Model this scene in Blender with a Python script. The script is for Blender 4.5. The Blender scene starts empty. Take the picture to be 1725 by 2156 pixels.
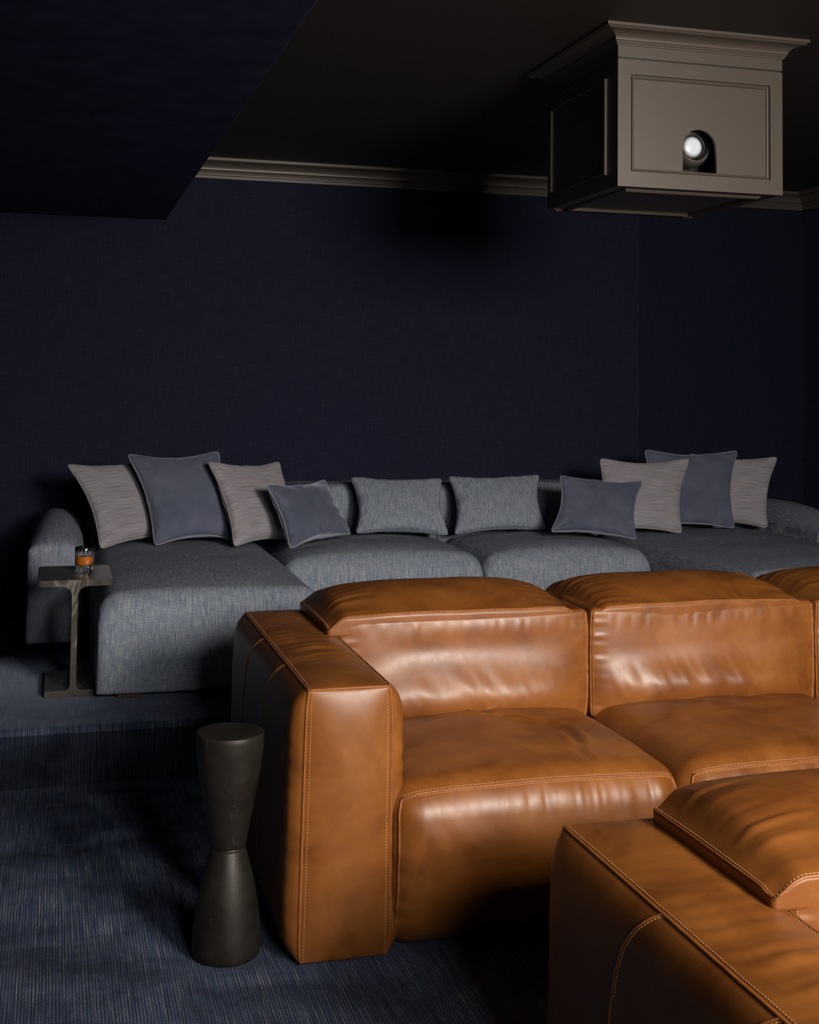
import bpy, bmesh, math, random
import numpy as np
from math import sin, cos, pi, sqrt, hypot
from mathutils import Matrix, Vector

random.seed(7)
SC = bpy.context.scene
COL = SC.collection

# ------------------------------------------------------------------ camera
F_PX, YAW, PITCH, ROLL, CY = 2656.456, -0.2730006, -0.0548554, 0.0117823, 661.48
CAM_Z = 1.4
def cam_axes():
    base = np.array([[1, 0, 0], [0, 0, -1], [0, 1, 0]], float)
    c, s = cos(YAW), sin(YAW); Ry = np.array([[c, 0, s], [0, 1, 0], [-s, 0, c]])
    c, s = cos(PITCH), sin(PITCH); Rp = np.array([[1, 0, 0], [0, c, -s], [0, s, c]])
    c, s = cos(ROLL), sin(ROLL); Rr = np.array([[c, -s, 0], [s, c, 0], [0, 0, 1]])
    return Rr @ Rp @ Ry @ base
M = cam_axes()
cd = bpy.data.cameras.new('camera'); cam = bpy.data.objects.new('camera', cd); COL.objects.link(cam)
mw = Matrix.Identity(4)
for i in range(3):
    mw[i][0] = M[0, i]; mw[i][1] = -M[1, i]; mw[i][2] = -M[2, i]
mw[2][3] = CAM_Z
cam.matrix_world = mw
cd.sensor_width = 36.0; cd.sensor_fit = 'AUTO'; cd.lens = F_PX / 2156 * 36.0
cd.shift_y = -(1078.0 - CY) / 2156.0
cd.clip_start = 0.05; cd.clip_end = 50
SC.camera = cam

# ------------------------------------------------------------------ world, lights, exposure
w = bpy.data.worlds.new('world'); SC.world = w; w.use_nodes = True
w.node_tree.nodes['Background'].inputs[0].default_value = (0.5, 0.55, 0.7, 1)
w.node_tree.nodes['Background'].inputs[1].default_value = 0.0
SC.view_settings.view_transform = 'Standard'; SC.view_settings.look = 'None'
SC.view_settings.exposure = 0.0; SC.view_settings.gamma = 1.0
SC.view_settings.use_curve_mapping = False

def area(name, loc, target, sx, sy, power, color):
    ld = bpy.data.lights.new(name, 'AREA'); ld.shape = 'RECTANGLE'; ld.size = sx; ld.size_y = sy
    ld.energy = power; ld.color = color
    o = bpy.data.objects.new(name, ld); COL.objects.link(o); o.location = loc
    d = Vector(target) - Vector(loc); o.rotation_euler = d.to_track_quat('-Z', 'Y').to_euler()
    return o
KEY_LOC = (2.15, -0.60, 2.06)
key = area('key_light', KEY_LOC, (1.50, 5.5, 0.60), 1.05, 0.92, 86, (1.0, 0.90, 0.79))
key.data.spread = math.radians(100)
fill = area('fill_light', (0.95, -1.60, 2.25), (0.45, 4.6, 0.15), 0.8, 0.8, 7.0, (1.0, 0.95, 0.90))
fill.data.spread = math.radians(58)

# ------------------------------------------------------------------ numpy noise
def _h(i, s):
    x = np.sin(i * 127.1 + s * 311.7) * 43758.5453
    return x - np.floor(x)
def n1(x, s=0):
    i = np.floor(x); f = x - i; f = f * f * (3 - 2 * f)
    return (_h(i, s) * (1 - f) + _h(i + 1, s) * f) * 2 - 1
def n2(x, y, s=0):
    i = np.floor(x); j = np.floor(y); f = x - i; g = y - j
    f = f * f * (3 - 2 * f); g = g * g * (3 - 2 * g)
    k = lambda a, b: _h(a + b * 57.0, s)
    return ((k(i, j) * (1 - f) + k(i + 1, j) * f) * (1 - g) + (k(i, j + 1) * (1 - f) + k(i + 1, j + 1) * f) * g) * 2 - 1
def sstep(a, b, x):
    t = np.clip((x - a) / (b - a), 0, 1); return t * t * (3 - 2 * t)

# ------------------------------------------------------------------ object helpers
def link(name, me, mat=None, parent=None, loc=(0, 0, 0)):
    o = bpy.data.objects.new(name, me); COL.objects.link(o); o.location = loc
    if mat is not None: me.materials.append(mat)
    if parent is not None: o.parent = parent
    return o
def tag(o, label=None, cat=None, group=None, kind=None):
    if label: o['label'] = label
    if cat: o['category'] = cat
    if group: o['group'] = group
    if kind: o['kind'] = kind
    return o
def thing(name, label, cat, loc=(0, 0, 0), group=None):
    o = bpy.data.objects.new(name, None); COL.objects.link(o); o.location = loc
    o.empty_display_size = 0.05
    return tag(o, label, cat, group)
def mesh(verts, faces, smooth=True):
    me = bpy.data.meshes.new('m')
    me.from_pydata([tuple(map(float, v)) for v in verts], [], [tuple(int(i) for i in f) for f in faces])
    me.update()
    if smooth: me.polygons.foreach_set('use_smooth', [True] * len(me.polygons))
    return me
def bm_mesh(bm, smooth=False):
    bmesh.ops.recalc_face_normals(bm, faces=bm.faces)
    me = bpy.data.meshes.new('m'); bm.to_mesh(me); bm.free()
    if smooth: me.polygons.foreach_set('use_smooth', [True] * len(me.polygons))
    return me
def dup(o, loc=None):
    c = o.copy(); COL.objects.link(c)
    if loc is not None: c.location = loc
    for ch in list(o.children):
        d = ch.copy(); COL.objects.link(d); d.parent = c
        for g in list(ch.children):
            e = g.copy(); COL.objects.link(e); e.parent = d
    return c
def box_bm(lo, hi, bevel=0.0, segs=2):
    bm = bmesh.new(); bmesh.ops.create_cube(bm, size=1.0)
    for v in bm.verts:
        v.co = Vector([(lo[i] + hi[i]) / 2 + v.co[i] * (hi[i] - lo[i]) for i in range(3)])
    if bevel > 0:
        bmesh.ops.bevel(bm, geom=list(bm.edges), offset=bevel, segments=segs, profile=0.5, affect='EDGES')
    return bm
def box(name, lo, hi, mat, parent=None, bevel=0.0, segs=2):
    return link(name, bm_mesh(box_bm(lo, hi, bevel, segs)), mat, parent)

def tube(pts, r, k=8, closed=False):
    """verts, faces of a tube along pts"""
    P = np.asarray(pts, float); n = len(P)
    if closed: T = np.roll(P, -1, 0) - np.roll(P, 1, 0)
    else: T = np.gradient(P, axis=0)
    T /= np.linalg.norm(T, axis=1)[:, None] + 1e-12
    a = np.array([0, 0, 1.0]) if abs(T[0][2]) < 0.9 else np.array([1.0, 0, 0])
    u = np.cross(T[0], a); u /= np.linalg.norm(u); vs = []
    r = np.broadcast_to(np.asarray(r, float), (n,))
    for i in range(n):
        u = u - T[i] * (u @ T[i]); u /= np.linalg.norm(u) + 1e-12
        v = np.cross(T[i], u)
        for j in range(k):
            t = 2 * pi * j / k
            vs.append(P[i] + (u * cos(t) + v * sin(t)) * r[i])
    fs = []
    for i in range(n if closed else n - 1):
        for j in range(k):
            a0 = i * k + j; a1 = i * k + (j + 1) % k; i2 = (i + 1) % n
            fs.append((a0, a1, i2 * k + (j + 1) % k, i2 * k + j))
    if not closed:
        fs.append(tuple(range(k - 1, -1, -1))); fs.append(tuple((n - 1) * k + j for j in range(k)))
    return vs, fs
def join_parts(lst):
    V, Fc = [], []
    for v, f in lst:
        b = len(V); V += list(v); Fc += [tuple(i + b for i in q) for q in f]
    return V, Fc
def resample(P, step):
    P = np.asarray(P, float); d = np.r_[0, np.cumsum(np.linalg.norm(np.diff(P, axis=0), axis=1))]
    n = max(2, int(d[-1] / step) + 1); s = np.linspace(0, d[-1], n)
    return np.stack([np.interp(s, d, P[:, k]) for k in range(3)], 1)
def stitches(P, ln=0.0052, gap=0.0022, r=0.00105):
    P = np.asarray(P, float); d = np.r_[0, np.cumsum(np.linalg.norm(np.diff(P, axis=0), axis=1))]
    out = []; s = gap
    while s + ln < d[-1]:
        q = np.linspace(s, s + ln, 3)
        X = np.stack([np.interp(q, d, P[:, k]) for k in range(3)], 1)
        out.append(tube(X, [r * .6, r, r * .6], 5)); s += ln + gap
    return out

class Soft:
    """upholstered block: rounded box on a surface lattice, then a deform; P(a,b,c) gives any surface point"""
    def __init__(s, lo, hi, r, deform=None):
        s.lo = np.array(lo, float); s.hi = np.array(hi, float); s.c = (s.lo + s.hi) / 2; s.h = (s.hi - s.lo) / 2
        s.r = r; s.deform = deform
    def P(s, A):
        A = np.atleast_2d(np.asarray(A, float)); p = A * s.h
        q = np.clip(p, -(s.h - s.r), s.h - s.r); d = p - q
        L = np.linalg.norm(d, axis=1)[:, None]; o = q + s.r * d / np.maximum(L, 1e-9)
        if s.deform: o = s.deform(o, o / s.h, A)
        return o + s.c
    def N(s, A, ax):
        A = np.atleast_2d(np.asarray(A, float)); i, j = [k for k in range(3) if k != ax]
        e = 0.004; E1 = np.zeros(3); E1[i] = e; E2 = np.zeros(3); E2[j] = e
        cl = lambda B: np.clip(B, -1, 1)
        n = np.cross(s.P(cl(A + E1)) - s.P(cl(A - E1)), s.P(cl(A + E2)) - s.P(cl(A - E2)))
        n /= np.linalg.norm(n, axis=1)[:, None] + 1e-12
        out = s.P(A) - s.c; sg = np.sign((n * out).sum(1))[:, None]
        return n * sg
    def coords(s, ax, n):
        e = min(0.9, s.r / s.h[ax]); k = 5
        edge = 1 - e * (1 - np.tan(np.linspace(0, pi / 4, k + 1)))
        inner = np.linspace(-(1 - e), 1 - e, n + 1)
        return np.r_[-edge[::-1], inner[1:-1], edge]
    def build(s, seg):
        cs = [s.coords(k, seg[k]) for k in range(3)]; idx = {}; A = []; F = []
        nx = [len(c) for c in cs]
        def vid(t):
            if t not in idx:
                idx[t] = len(A); A.append((cs[0][t[0]], cs[1][t[1]], cs[2][t[2]]))
            return idx[t]
        for ax in range(3):
            i, j = [(1, 2), (2, 0), (0, 1)][ax]
            for side in (0, nx[ax] - 1):
                for u in range(nx[i] - 1):
                    for v in range(nx[j] - 1):
                        def t(uu, vv):
                            q = [0, 0, 0]; q[ax] = side; q[i] = uu; q[j] = vv; return vid(tuple(q))
                        f = (t(u, v), t(u + 1, v), t(u + 1, v + 1), t(u, v + 1))
                        F.append(f if side else f[::-1])
        return s.P(np.array(A)), F
    def obj(s, name, seg, mat, parent=None):
        V, F = s.build(seg); return link(name, mesh(V, F), mat, parent)
    def path(s, pts, n=60):
        """surface polyline through lattice points"""
        pts = np.asarray(pts, float); out = []
        for a, b in zip(pts[:-1], pts[1:]):
            t = np.linspace(0, 1, n)[:, None]; out.append(a + (b - a) * t)
        return np.concatenate(out)

# ------------------------------------------------------------------ materials
class NT:
    def __init__(s, name):
        s.m = bpy.data.materials.new(name); s.m.use_nodes = True; s.t = s.m.node_tree
        s.b = s.t.nodes['Principled BSDF']; s.out = s.t.nodes['Material Output']
    def n(s, typ, **k):
        o = s.t.nodes.new(typ)
        for a, v in k.items():
            if a.startswith('i_'):
                key = a[2:]; key = int(key) if key.isdigit() else key
                o.inputs[key].default_value = v
            else: setattr(o, a, v)
        return o
    def l(s, a, b): s.t.links.new(a, b)
    def coord(s, which='Object', scale=(1, 1, 1), rot=(0, 0, 0)):
        tc = s.n('ShaderNodeTexCoord'); mp = s.n('ShaderNodeMapping')
        mp.inputs['Scale'].default_value = scale; mp.inputs['Rotation'].default_value = rot
        s.l(tc.outputs[which], mp.inputs[0]); return mp.outputs[0]
    def noise(s, vec, scale=5, detail=3, rough=0.55, dist=0.0):
        o = s.n('ShaderNodeTexNoise'); o.inputs['Scale'].default_value = scale; o.inputs['Detail'].default_value = detail
        o.inputs['Roughness'].default_value = rough; o.inputs['Distortion'].default_value = dist
        s.l(vec, o.inputs['Vector']); return o.outputs['Fac']
    def ramp(s, fac, stops):
        o = s.n('ShaderNodeValToRGB'); e = o.color_ramp.elements
        while len(e) < len(stops): e.new(0.5)
        for q, (p, c) in zip(e, stops):
            q.position = p; q.color = (*c, 1) if len(c) == 3 else c
        s.l(fac, o.inputs[0]); return o.outputs[0]
    def mixc(s, fac, a, b, mode='MIX'):
        o = s.n('ShaderNodeMix', data_type='RGBA', blend_type=mode)
        for x, i in ((fac, 0), (a, 6), (b, 7)):
            if hasattr(x, 'is_output'): s.l(x, o.inputs[i])
            elif i == 0: o.inputs[0].default_value = x
            else: o.inputs[i].default_value = (*x, 1)
        return o.outputs[2]
    def math(s, op, a, b=0.0):
        o = s.n('ShaderNodeMath', operation=op)
        for x, i in ((a, 0), (b, 1)):
            if hasattr(x, 'is_output'): s.l(x, o.inputs[i])
            else: o.inputs[i].default_value = x
        return o.outputs[0]
    def bump(s, h, strength=0.3, dist=0.001, normal=None):
        o = s.n('ShaderNodeBump'); o.inputs['Strength'].default_value = strength; o.inputs['Distance'].default_value = dist
        s.l(h, o.inputs['Height'])
        if normal is not None: s.l(normal, o.inputs['Normal'])
        return o.outputs[0]
    def set(s, **k):
        for a, v in k.items():
            i = s.b.inputs[a.replace('_', ' ')]
            if hasattr(v, 'is_output'): s.l(v, i)
            else: i.default_value = (*v, 1) if isinstance(v, tuple) and len(v) == 3 else v
        return s

def mat_leather():
    t = NT('tan_leather'); v = t.coord()
    big = t.noise(v, 5.5, 4, .6, .4); mid = t.noise(v, 38, 4, .6); fine = t.noise(v, 420, 2, .6)
    c = t.ramp(big, [(.30, (.140, .043, .0078)), (.46, (.220, .074, .0140)), (.62, (.275, .098, .0190)), (.80, (.340, .130, .027))])
    c = t.mixc(t.math('MULTIPLY', mid, .35), c, (.125, .034, .007))
    t.set(Base_Color=c, Roughness=t.ramp(t.math('ADD', t.math('MULTIPLY', mid, .6), t.math('MULTIPLY', big, .4)), [(.3, (.37,) * 3), (.7, (.46,) * 3)]))
    t.b.inputs['Specular IOR Level'].default_value = .52
    b = t.bump(t.noise(v, 22, 3, .5), .04, .004)
    b = t.bump(fine, .10, .0008, b)
    t.l(b, t.b.inputs['Normal']); return t.m
def mat_leather_piping():
    t = NT('leather_piping'); v = t.coord()
    t.set(Base_Color=t.ramp(t.noise(v, 30, 3), [(.3, (.22, .068, .015)), (.7, (.31, .105, .026))]), Roughness=.48); return t.m
def plain(name, col, rough=.5, metal=0.0, var=.15, scale=25, spec=.5):
    t = NT(name); v = t.coord()
    t.set(Base_Color=t.ramp(t.noise(v, scale, 3), [(.3, tuple(x * (1 - var) for x in col)), (.7, tuple(min(1, x * (1 + var)) for x in col))]), Roughness=rough, Metallic=metal)
    t.b.inputs['Specular IOR Level'].default_value = spec
    return t.m
def mat_linen(name, dark, light, warm):
    """heathered woven cloth: fine vertical slubs over a cross weave"""
    t = NT(name)
    warp = t.noise(t.coord(scale=(520, 20, 20)), 1, 3, .65)
    weft = t.noise(t.coord(scale=(24, 520, 520)), 1, 3, .65)
    speck = t.noise(t.coord(), 520, 2, .6)
    f = t.math('ADD', t.math('MULTIPLY', warp, .55), t.math('ADD', t.math('MULTIPLY', weft, .25), t.math('MULTIPLY', speck, .2)))
    c = t.ramp(f, [(.36, dark), (.50, light), (.64, warm)])
    t.set(Base_Color=c, Roughness=.9)
    t.b.inputs['Specular IOR Level'].default_value = .12
    t.l(t.bump(f, .05, .0008), t.b.inputs['Normal']); return t.m
def mat_velvet():
    t = NT('dusty_blue_velvet'); v = t.coord()
    nap = t.noise(v, 7, 3, .6, .8); fine = t.noise(v, 700, 2)
    c = t.ramp(nap, [(.3, (.135, .158, .240)), (.7, (.195, .222, .325))])
    t.set(Base_Color=c, Roughness=.85)
    t.b.inputs['Specular IOR Level'].default_value = .1
    b = t.bump(t.noise(v, 18, 3), .25, .006); b = t.bump(fine, .1, .0005, b); t.l(b, t.b.inputs['Normal'])
    sh = t.n('ShaderNodeBsdfSheen', distribution='ASHIKHMIN'); sh.inputs['Color'].default_value = (.62, .70, .90, 1); sh.inputs['Roughness'].default_value = .30
    t.l(b, sh.inputs['Normal']); mx = t.n('ShaderNodeMixShader'); mx.inputs[0].default_value = .42
    t.l(t.b.outputs[0], mx.inputs[1]); t.l(sh.outputs[0], mx.inputs[2]); t.l(mx.outputs[0], t.out.inputs['Surface']); return t.m
def mat_strie():
    """woven cloth with dark broken lines running across"""
    t = NT('grey_striated_weave')
    lines = t.noise(t.coord('UV', (6.5, 320, 1)), 1, 3, .6); knots = t.noise(t.coord('UV', (330, 330, 1)), 1, 2, .6)
    f = t.math('ADD', t.math('MULTIPLY', lines, .62), t.math('MULTIPLY', knots, .38))
    c = t.ramp(f, [(.36, (.060, .062, .085)), (.45, (.235, .225, .265)), (.68, (.43, .41, .42))])
    t.set(Base_Color=c, Roughness=.85, Sheen_Weight=.2)
    t.b.inputs['Specular IOR Level'].default_value = .12
    t.l(t.bump(f, .2, .0015), t.b.inputs['Normal']); return t.m
def mat_carpet(name='navy_striated_carpet', k=1.0, loops=False):
    t = NT(name)
    strands = t.noise(t.coord('UV', (215, 5.0, 1)), 1, 3, .62, .25)
    cord = t.n('ShaderNodeTexWave', wave_type='BANDS', bands_direction='X'); cord.inputs['Scale'].default_value = 42
    cord.inputs['Distortion'].default_value = 1.2; cord.inputs['Detail'].default_value = 2; cord.inputs['Detail Scale'].default_value = 1.2
    t.l(t.coord('UV', (1, .35, 1)), cord.inputs['Vector'])
    tuft = t.noise(t.coord('UV', (420, 160, 1)), 1, 2, .6)
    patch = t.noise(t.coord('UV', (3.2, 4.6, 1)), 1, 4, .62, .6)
    f = t.math('ADD', t.math('MULTIPLY', strands, .5), t.math('ADD', t.math('MULTIPLY', cord.outputs['Fac'], .16), t.math('MULTIPLY', tuft, .34)))
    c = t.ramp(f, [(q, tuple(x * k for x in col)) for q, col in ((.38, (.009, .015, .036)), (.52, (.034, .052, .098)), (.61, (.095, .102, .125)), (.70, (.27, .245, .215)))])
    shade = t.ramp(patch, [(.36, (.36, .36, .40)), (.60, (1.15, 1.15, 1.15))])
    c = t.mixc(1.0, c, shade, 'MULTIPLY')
    t.set(Base_Color=c, Roughness=.9, Sheen_Weight=.25, Sheen_Roughness=.4, Sheen_Tint=(.5, .6, .85))
    t.b.inputs['Specular IOR Level'].default_value = .08
    t.l(t.bump(f, .9, .006), t.b.inputs['Normal']); return t.m
def mat_wallfabric(name, k=1.0):
    t = NT(name)
    warp = t.noise(t.coord(scale=(300, 300, 10)), 1, 2, .6); weft = t.noise(t.coord(scale=(10, 10, 300)), 1, 2, .6)
    big = t.noise(t.coord(), 1.6, 3)
    f = t.math('ADD', t.math('MULTIPLY', warp, .5), t.math('MULTIPLY', weft, .5))
    c = t.ramp(f, [(.35, (.0085 * k, .0098 * k, .026 * k)), (.65, (.021 * k, .0225 * k, .048 * k))])
    c = t.mixc(t.math('MULTIPLY', big, .35), c, (.010 * k, .012 * k, .030 * k))
    t.set(Base_Color=c, Roughness=.9); t.b.inputs['Specular IOR Level'].default_value = .08
    t.l(t.bump(f, .4, .001), t.b.inputs['Normal']); return t.m
def mat_marble():
    t = NT('dark_veined_marble'); v = t.coord()
    w1 = t.noise(v, 9, 5, .6, 1.6); base = t.noise(v, 30, 4)
    w1 = t.noise(t.coord(scale=(5, 5, 2.2), rot=(.3, .5, .4)), 1, 3, .5, .7)
    vein = t.ramp(w1, [(.585, (0, 0, 0)), (.60, (1, 1, 1)), (.615, (0, 0, 0))])
    c = t.ramp(base, [(.3, (.054, .050, .045)), (.7, (.090, .083, .075))])
    c = t.mixc(t.math('MULTIPLY', vein, .3), c, (.50, .46, .41))
    t.set(Base_Color=c, Roughness=.20); return t.m
def mat_patina():
    t = NT('dark_patinated_bronze'); v = t.coord()
    a = t.noise(v, 11, 5, .65); b = t.noise(v, 180, 3); sv = t.noise(t.coord(scale=(60, 60, 2.2)), 1, 3, .7, .6)
    scr = t.ramp(sv, [(.665, (0, 0, 0)), (.69, (1, 1, 1)), (.70, (0, 0, 0))])
    c = t.ramp(a, [(.3, (.0125, .0106, .0080)), (.7, (.029, .0240, .0175))])
    c = t.mixc(t.math('MULTIPLY', b, .4), c, (.008, .0075, .007))
    c = t.mixc(t.math('MULTIPLY', scr, .3), c, (.25, .21, .15))
    t.set(Base_Color=c, Roughness=t.ramp(a, [(.3, (.42,) * 3), (.7, (.55,) * 3)]), Metallic=.35)
    t.l(t.bump(b, .15, .001), t.b.inputs['Normal']); return t.m
def mat_glass(name, col=(1, 1, 1), rough=0.0, ior=1.5):
    t = NT(name); t.set(Base_Color=col, Roughness=rough); t.b.inputs['Transmission Weight'].default_value = 1.0
    t.b.inputs['IOR'].default_value = ior; return t.m
def mat_whisky():
    t = NT('amber_whisky'); t.set(Base_Color=(1.0, .33, .03), Roughness=.02)
    t.b.inputs['Transmission Weight'].default_value = .40; t.b.inputs['IOR'].default_value = 1.36
    return t.m
def mat_lens():
    t = NT('lit_lens'); tc = t.n('ShaderNodeTexCoord'); ln = t.n('ShaderNodeVectorMath', operation='LENGTH')
    t.l(tc.outputs['Object'], ln.inputs[0])
    c = t.ramp(t.math('DIVIDE', ln.outputs['Value'], .040), [(.60, (.74, .74, .74)), (.78, (.42, .42, .42)), (.97, (.004, .004, .004))])
    t.set(Base_Color=(.01, .01, .01), Roughness=.2); t.l(c, t.b.inputs['Emission Color']); t.b.inputs['Emission Strength'].default_value = 1.0
    return t.m
def mat_emit(name, col, s):
    t = NT(name); t.set(Base_Color=(.02, .02, .02)); t.b.inputs['Emission Color'].default_value = (*col, 1); t.b.inputs['Emission Strength'].default_value = s
    return t.m

LEATHER = mat_leather(); PIPING = mat_leather_piping(); THREAD = plain('tan_thread', (.50, .26, .115), .7, var=.1)
LINEN = mat_linen('blue_grey_linen', (.062, .088, .138), (.180, .222, .290), (.44, .435, .435))
VELVET = mat_velvet(); STRIE = mat_strie()
VPIPE = plain('velvet_piping', (.21, .225, .285), .7, var=.1, spec=.1); SPIPE = plain('woven_piping', (.27, .255, .265), .8, var=.25, scale=200, spec=.1)
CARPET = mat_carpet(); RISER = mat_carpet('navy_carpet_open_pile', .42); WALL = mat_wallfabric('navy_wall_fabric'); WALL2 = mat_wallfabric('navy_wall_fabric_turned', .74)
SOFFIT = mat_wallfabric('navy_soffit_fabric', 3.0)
PAINT = plain('taupe_black_paint', (.070, .057, .048), .42, var=.04, scale=120)
CEILP = plain('ceiling_paint', (.042, .035, .032), .6, var=.05, scale=8, spec=.3)
MARBLE = mat_marble(); BRONZE = mat_patina(); BRASS = plain('worn_brass', (.22, .18, .12), .4, 1.0)
GLASS = mat_glass('clear_glass'); WHISKY = mat_whisky()
BLACK = plain('black_plastic', (.020, .019, .018), .45); SOFTBLACK = plain('grey_black_plastic', (.055, .048, .043), .5)
WOOD = plain('brown_stained_wood', (.060, .026, .014), .45, var=.3); LENS = mat_lens(); LED = mat_emit('red_indicator', (1.0, .25, .18), 1.0)

# ------------------------------------------------------------------ the room
def struct(name, lo, hi, mat, label=None, bevel=0):
    return tag(box(name, lo, hi, mat, None, bevel), label, None, None, 'structure')
def extrude_x(prof, x0, x1, uv=True, n=1):
    """strip of (y, z) points run along x, uv = metres along x / along the profile"""
    P = np.array(prof, float); d = np.r_[0, np.cumsum(np.linalg.norm(np.diff(P, axis=0), axis=1))]
    V = [(x0, y, z) for y, z in prof] + [(x1, y, z) for y, z in prof]; m = len(prof)
    Fc = [(i, i + m, i + m + 1, i + 1) for i in range(m - 1)]
    me = mesh(V, Fc)
    l = me.uv_layers.new(name='UVMap')
    for p in me.polygons:
        for li, vi in zip(p.loop_indices, p.vertices):
            l.data[li].uv = (V[vi][0], d[vi % m])
    return me
R0, R1, YB, YF = -1.6, 4.545, 7.0, -2.6
def nose(y, z0, z1, r=.028):
    a = [(y + .004, z0), (y, z0 + .01)]
    for k in range(7):
        t = k / 6 * pi / 2
        a.append((y - .004 + r - r * cos(t), z1 - r + r * sin(t)))
    return a
prof = [(YF, -.118), (2.58, -.118)] + nose(2.58, -.118, 0)[1:] + [(4.585, 0)] + nose(4.585, 0, .2)[1:] + [(YB + .05, .2)]
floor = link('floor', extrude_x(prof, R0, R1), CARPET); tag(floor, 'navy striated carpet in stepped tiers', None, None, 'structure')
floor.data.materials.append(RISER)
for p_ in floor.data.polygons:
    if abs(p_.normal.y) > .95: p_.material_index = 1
sm = floor.modifiers.new('thick', 'SOLIDIFY'); sm.thickness = .08; sm.offset = -1



wb = struct('wall_back', (R0, YB + .012, -.1), (R1 + .1, YB + .12, 2.75), WALL2, 'navy fabric covered back wall behind the blue sofa')
box('fabric_panel', (R0, YB, .1), (3.412, YB + .02, 2.70), WALL, wb, .002)
box('fabric_panel', (3.4135, YB + .003, .1), (R1, YB + .02, 2.70), WALL2, wb, .002)
struct('wall_right', (R1, YF, -.3), (R1 + .12, YB + .1, 2.75), mat_wallfabric('navy_wall_fabric_brightened', 1.7), 'navy fabric covered right wall')  # same navy fabric, colour raised to stand in for light missing on this wall
struct('wall_left', (R0 - .12, YF, -.3), (R0, YB + .1, 2.75), WALL, 'navy left wall outside the frame')
struct('wall_front', (R0 - .1, YF - .12, -.3), (R1 + .1, YF, 2.75), WALL, 'navy front wall behind the camera')
struct('ceiling', (R0 - .1, YF - .1, 2.63), (R1 + .1, YB + .1, 2.75), CEILP, 'dark taupe painted ceiling')
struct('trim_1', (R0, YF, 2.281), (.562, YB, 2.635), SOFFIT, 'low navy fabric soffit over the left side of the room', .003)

# crown mouldings: profile (out from the wall, up to the ceiling)
CROWN = [(0, 0), (.012, 0), (.012, .014), (.016, .018), (.016, .026), (.020, .028), (.022, .034), (.020, .040), (.026, .044)]
for k in range(9):
    t = k / 8 * pi / 2
    CROWN.append((.028 + .045 * (1 - cos(t)), .046 + .040 * sin(t)))
CROWN += [(.076, .088), (.080, .092), (.080, .106), (0, .106)]
def sweep_open(path, outs, prof, z0, mat, name, parent=None):
    """run prof along path points (x, y); outs = outward mitre vectors"""
    V = []; m = len(prof)
    for (x, y), (ox, oy) in zip(path, outs):
        V += [(x + ox * a, y + oy * a, z0 + b) for a, b in prof]
    Fc = [(i * m + j, (i + 1) * m + j, (i + 1) * m + (j + 1) % m, i * m + (j + 1) % m) for i in range(len(path) - 1) for j in range(m)]
    Fc += [tuple(range(m)), tuple((len(path) - 1) * m + j for j in range(m))[::-1]]
    bm = bmesh.new(); vs = [bm.verts.new(v) for v in V]
    for f in Fc: bm.faces.new([vs[i] for i in f])
    return link(name, bm_mesh(bm), mat, parent)
tag(sweep_open([(.562, YB), (R1, YB)], [(0, -1), (-1, -1)], CROWN, 2.524, PAINT, 'trim_2'), 'taupe crown moulding along the back wall', None, None, 'structure')
tag(sweep_open([(R1, YB), (R1, YF)], [(-1, -1), (-1, 0)], CROWN, 2.524, PAINT, 'trim_3'), 'taupe crown moulding along the right wall', None, None, 'structure')

# ------------------------------------------------------------------ projector cabinet hung from the ceiling
def rect_sweep(u0, u1, v0, v1, prof, mp):
    """profile (inset, height) mitred round a rectangle; mp(u, v, h) -> point"""
    V = []; m = len(prof)
    for cu, cv, su, sv in ((u0, v0, 1, 1), (u1, v0, -1, 1), (u1, v1, -1, -1), (u0, v1, 1, -1)):
        V += [mp(cu + su * a, cv + sv * a, h) for a, h in prof]
    Fc = [(i * m + j, ((i + 1) % 4) * m + j, ((i + 1) % 4) * m + j + 1, i * m + j + 1) for i in range(4) for j in range(m - 1)]
    bm = bmesh.new(); vs = [bm.verts.new(v) for v in V]
    for f in Fc: bm.faces.new([vs[i] for i in f])
    return bm_mesh(bm)
BX0, BX1, BY0, BY1, BZ0, BZG = 1.832, 2.470, 3.926, 4.566, 2.082, 2.525
pc = thing('projector_cabinet', 'taupe panelled box with crown moulding hanging from the dark ceiling', 'cabinet', (2.151, 4.246, 2.63))
def L(p): return (p[0] - 2.151, p[1] - 4.246, p[2] - 2.63)
def pbox(name, lo, hi, mat=PAINT, bevel=.0012): return box(name, L(lo), L(hi), mat, pc, bevel, 1)
MX0, MX1, MZ0, MZ1 = 1.881, 2.4215, 2.132, 2.4715
bm = bmesh.new(); rings = []
for yy in (BY0 + .02, BY0):
    rings.append([bm.verts.new(L((a, yy, b))) for a, b in ((BX0, BZ0), (BX1, BZ0), (BX1, BZG - .003), (BX0, BZG - .003))])
for yy in (BY0, BY0 + .02):
    rings.append([bm.verts.new(L((a, yy, b))) for a, b in ((MX0, MZ0), (MX1, MZ0), (MX1, MZ1), (MX0, MZ1))])
for i in range(4):
    for j in range(4): bm.faces.new((rings[i][j], rings[i][(j + 1) % 4], rings[(i + 1) % 4][(j + 1) % 4], rings[(i + 1) % 4][j]))
link('front_frame', bm_mesh(bm), PAINT, pc)
BEAD = [(0, .0), (.0012, -.010), (.0052, -.010)] + [(.0095 - .0043 * cos(k / 6 * pi), -.008 + .0062 * sin(k / 6 * pi)) for k in range(7)] + [(.0142, -.0085), (.0152, -.0085)]
link('panel_moulding', rect_sweep(MX0, MX1, MZ0, MZ1, BEAD, lambda u, v, h: L((u, BY0 - h, v))), PAINT, pc)
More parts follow.
